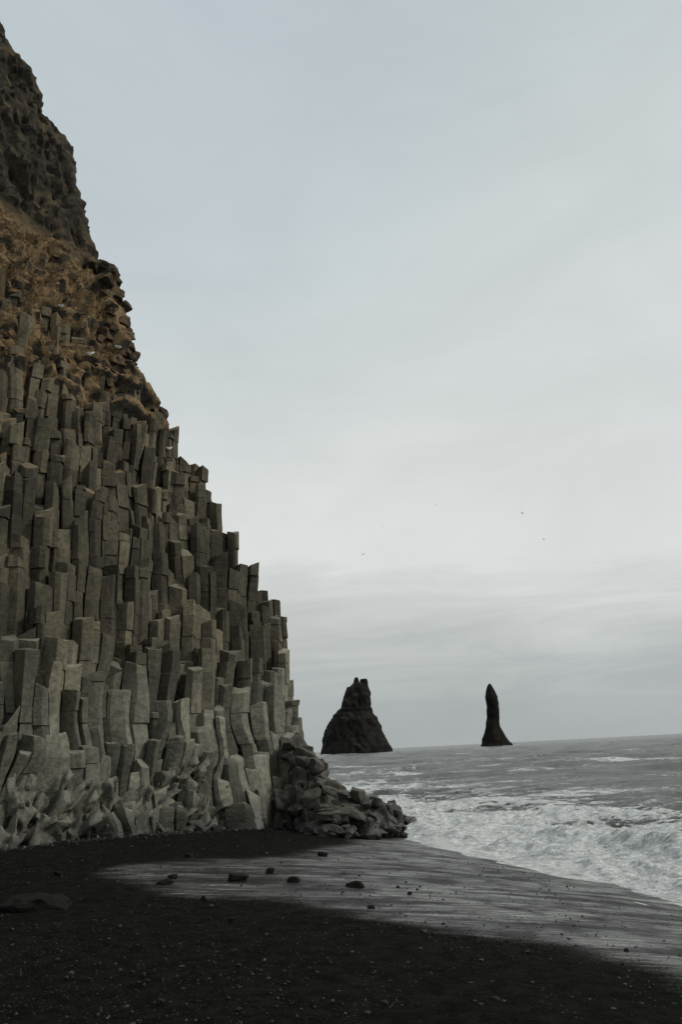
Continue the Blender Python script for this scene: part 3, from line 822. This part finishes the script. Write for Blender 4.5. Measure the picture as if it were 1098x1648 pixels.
# ------------------------------------------------------------------ world and sun
w = bpy.data.worlds.new('World'); scene.world = w; w.use_nodes = True
t = w.node_tree; bg = t.nodes['Background']
def wn(typ): return t.nodes.new('ShaderNode'+typ)
tc = wn('TexCoord'); sx = wn('SeparateXYZ'); t.links.new(tc.outputs['Generated'], sx.inputs[0])
n0 = wn('TexNoise'); mp0 = wn('Mapping'); mp0.inputs['Scale'].default_value = (1.0, 1.0, 8); t.links.new(tc.outputs['Generated'], mp0.inputs[0]); t.links.new(mp0.outputs[0], n0.inputs['Vector'])
n0.inputs['Scale'].default_value = 2.6; n0.inputs['Detail'].default_value = 8; n0.inputs['Roughness'].default_value = .6; n0.inputs['Distortion'].default_value = .8
ad = wn('Math'); ad.operation = 'MULTIPLY_ADD'; t.links.new(n0.outputs['Fac'], ad.inputs[0]); ad.inputs[1].default_value = .20; 
sb = wn('Math'); sb.operation = 'SUBTRACT'; t.links.new(sx.outputs['Z'], sb.inputs[0]); sb.inputs[1].default_value = .10
t.links.new(sb.outputs[0], ad.inputs[2])
rp = wn('ValToRGB'); t.links.new(ad.outputs[0], rp.inputs[0]); cr_ = rp.color_ramp
stops = [(0, (.41, .445, .445)), (.05, (.44, .475, .475)), (.10, (.51, .54, .53)), (.15, (.61, .635, .625)), (.21, (.73, .75, .735)), (.28, (.715, .74, .73)), (.45, (.67, .705, .70)), (.65, (.62, .675, .685)), (.95, (.50, .575, .60))]
cr_.elements[0].position = 0; cr_.elements[0].color = (*stops[0][1], 1); cr_.elements[1].position = stops[-1][0]; cr_.elements[1].color = (*stops[-1][1], 1)
for p_, c_ in stops[1:-1]:
    el = cr_.elements.new(p_); el.color = (*c_, 1)
n1 = wn('TexNoise'); mp1 = wn('Mapping'); mp1.inputs['Scale'].default_value = (1.6, 1.6, 3.4); mp1.inputs['Location'].default_value = (3, 1, 0); t.links.new(tc.outputs['Generated'], mp1.inputs[0]); t.links.new(mp1.outputs[0], n1.inputs['Vector'])
n1.inputs['Scale'].default_value = 1.7; n1.inputs['Detail'].default_value = 8; n1.inputs['Roughness'].default_value = .55; n1.inputs['Distortion'].default_value = .5
mr = wn('MapRange'); t.links.new(n1.outputs['Fac'], mr.inputs[0]); mr.inputs[1].default_value = .3; mr.inputs[2].default_value = .7; mr.inputs[3].default_value = .91; mr.inputs[4].default_value = 1.06
mu = wn('VectorMath'); mu.operation = 'SCALE'; t.links.new(rp.outputs[0], mu.inputs[0]); t.links.new(mr.outputs[0], mu.inputs['Scale'])
dt = wn('VectorMath'); dt.operation = 'DOT_PRODUCT'; t.links.new(tc.outputs['Generated'], dt.inputs[0])
bd = Vector(ray(230, 110)).normalized(); dt.inputs[1].default_value = bd
bf = wn('MapRange'); bf.interpolation_type = 'SMOOTHSTEP'; t.links.new(dt.outputs['Value'], bf.inputs[0]); bf.inputs[1].default_value = .88; bf.inputs[2].default_value = 1.0; bf.inputs[3].default_value = 0; bf.inputs[4].default_value = .42
mb = wn('Mix'); mb.data_type = 'RGBA'; t.links.new(bf.outputs[0], mb.inputs[0]); t.links.new(mu.outputs[0], mb.inputs[6]); mb.inputs[7].default_value = (.47, .565, .62, 1)
sky = wn('TexSky'); sky.sky_type = 'NISHITA'; sky.sun_disc = False; sky.sun_elevation = R(36); sky.sun_rotation = R(98)
sk = wn('VectorMath'); sk.operation = 'SCALE'; t.links.new(sky.outputs[0], sk.inputs[0]); sk.inputs['Scale'].default_value = .07
mx = wn('Mix'); mx.data_type = 'RGBA'; mx.inputs[0].default_value = .05; t.links.new(mb.outputs[2], mx.inputs[6]); t.links.new(sk.outputs[0], mx.inputs[7])
t.links.new(mx.outputs[2], bg.inputs['Color']); bg.inputs['Strength'].default_value = 1.0
ld = bpy.data.lights.new('sun', 'SUN'); ld.energy = 2.0; ld.angle = R(10); ld.color = (1, .96, .88)
lo = bpy.data.objects.new('sun', ld); COL.objects.link(lo)
az = R(98); el = R(36)
sd_ = Vector((math.sin(az)*math.cos(el), math.cos(az)*math.cos(el), math.sin(el)))
lo.rotation_euler = sd_.to_track_quat('Z', 'Y').to_euler(); lo.location = sd_*60
scene.view_settings.view_transform = 'Standard'; scene.view_settings.look = 'None'; scene.view_settings.exposure = 0
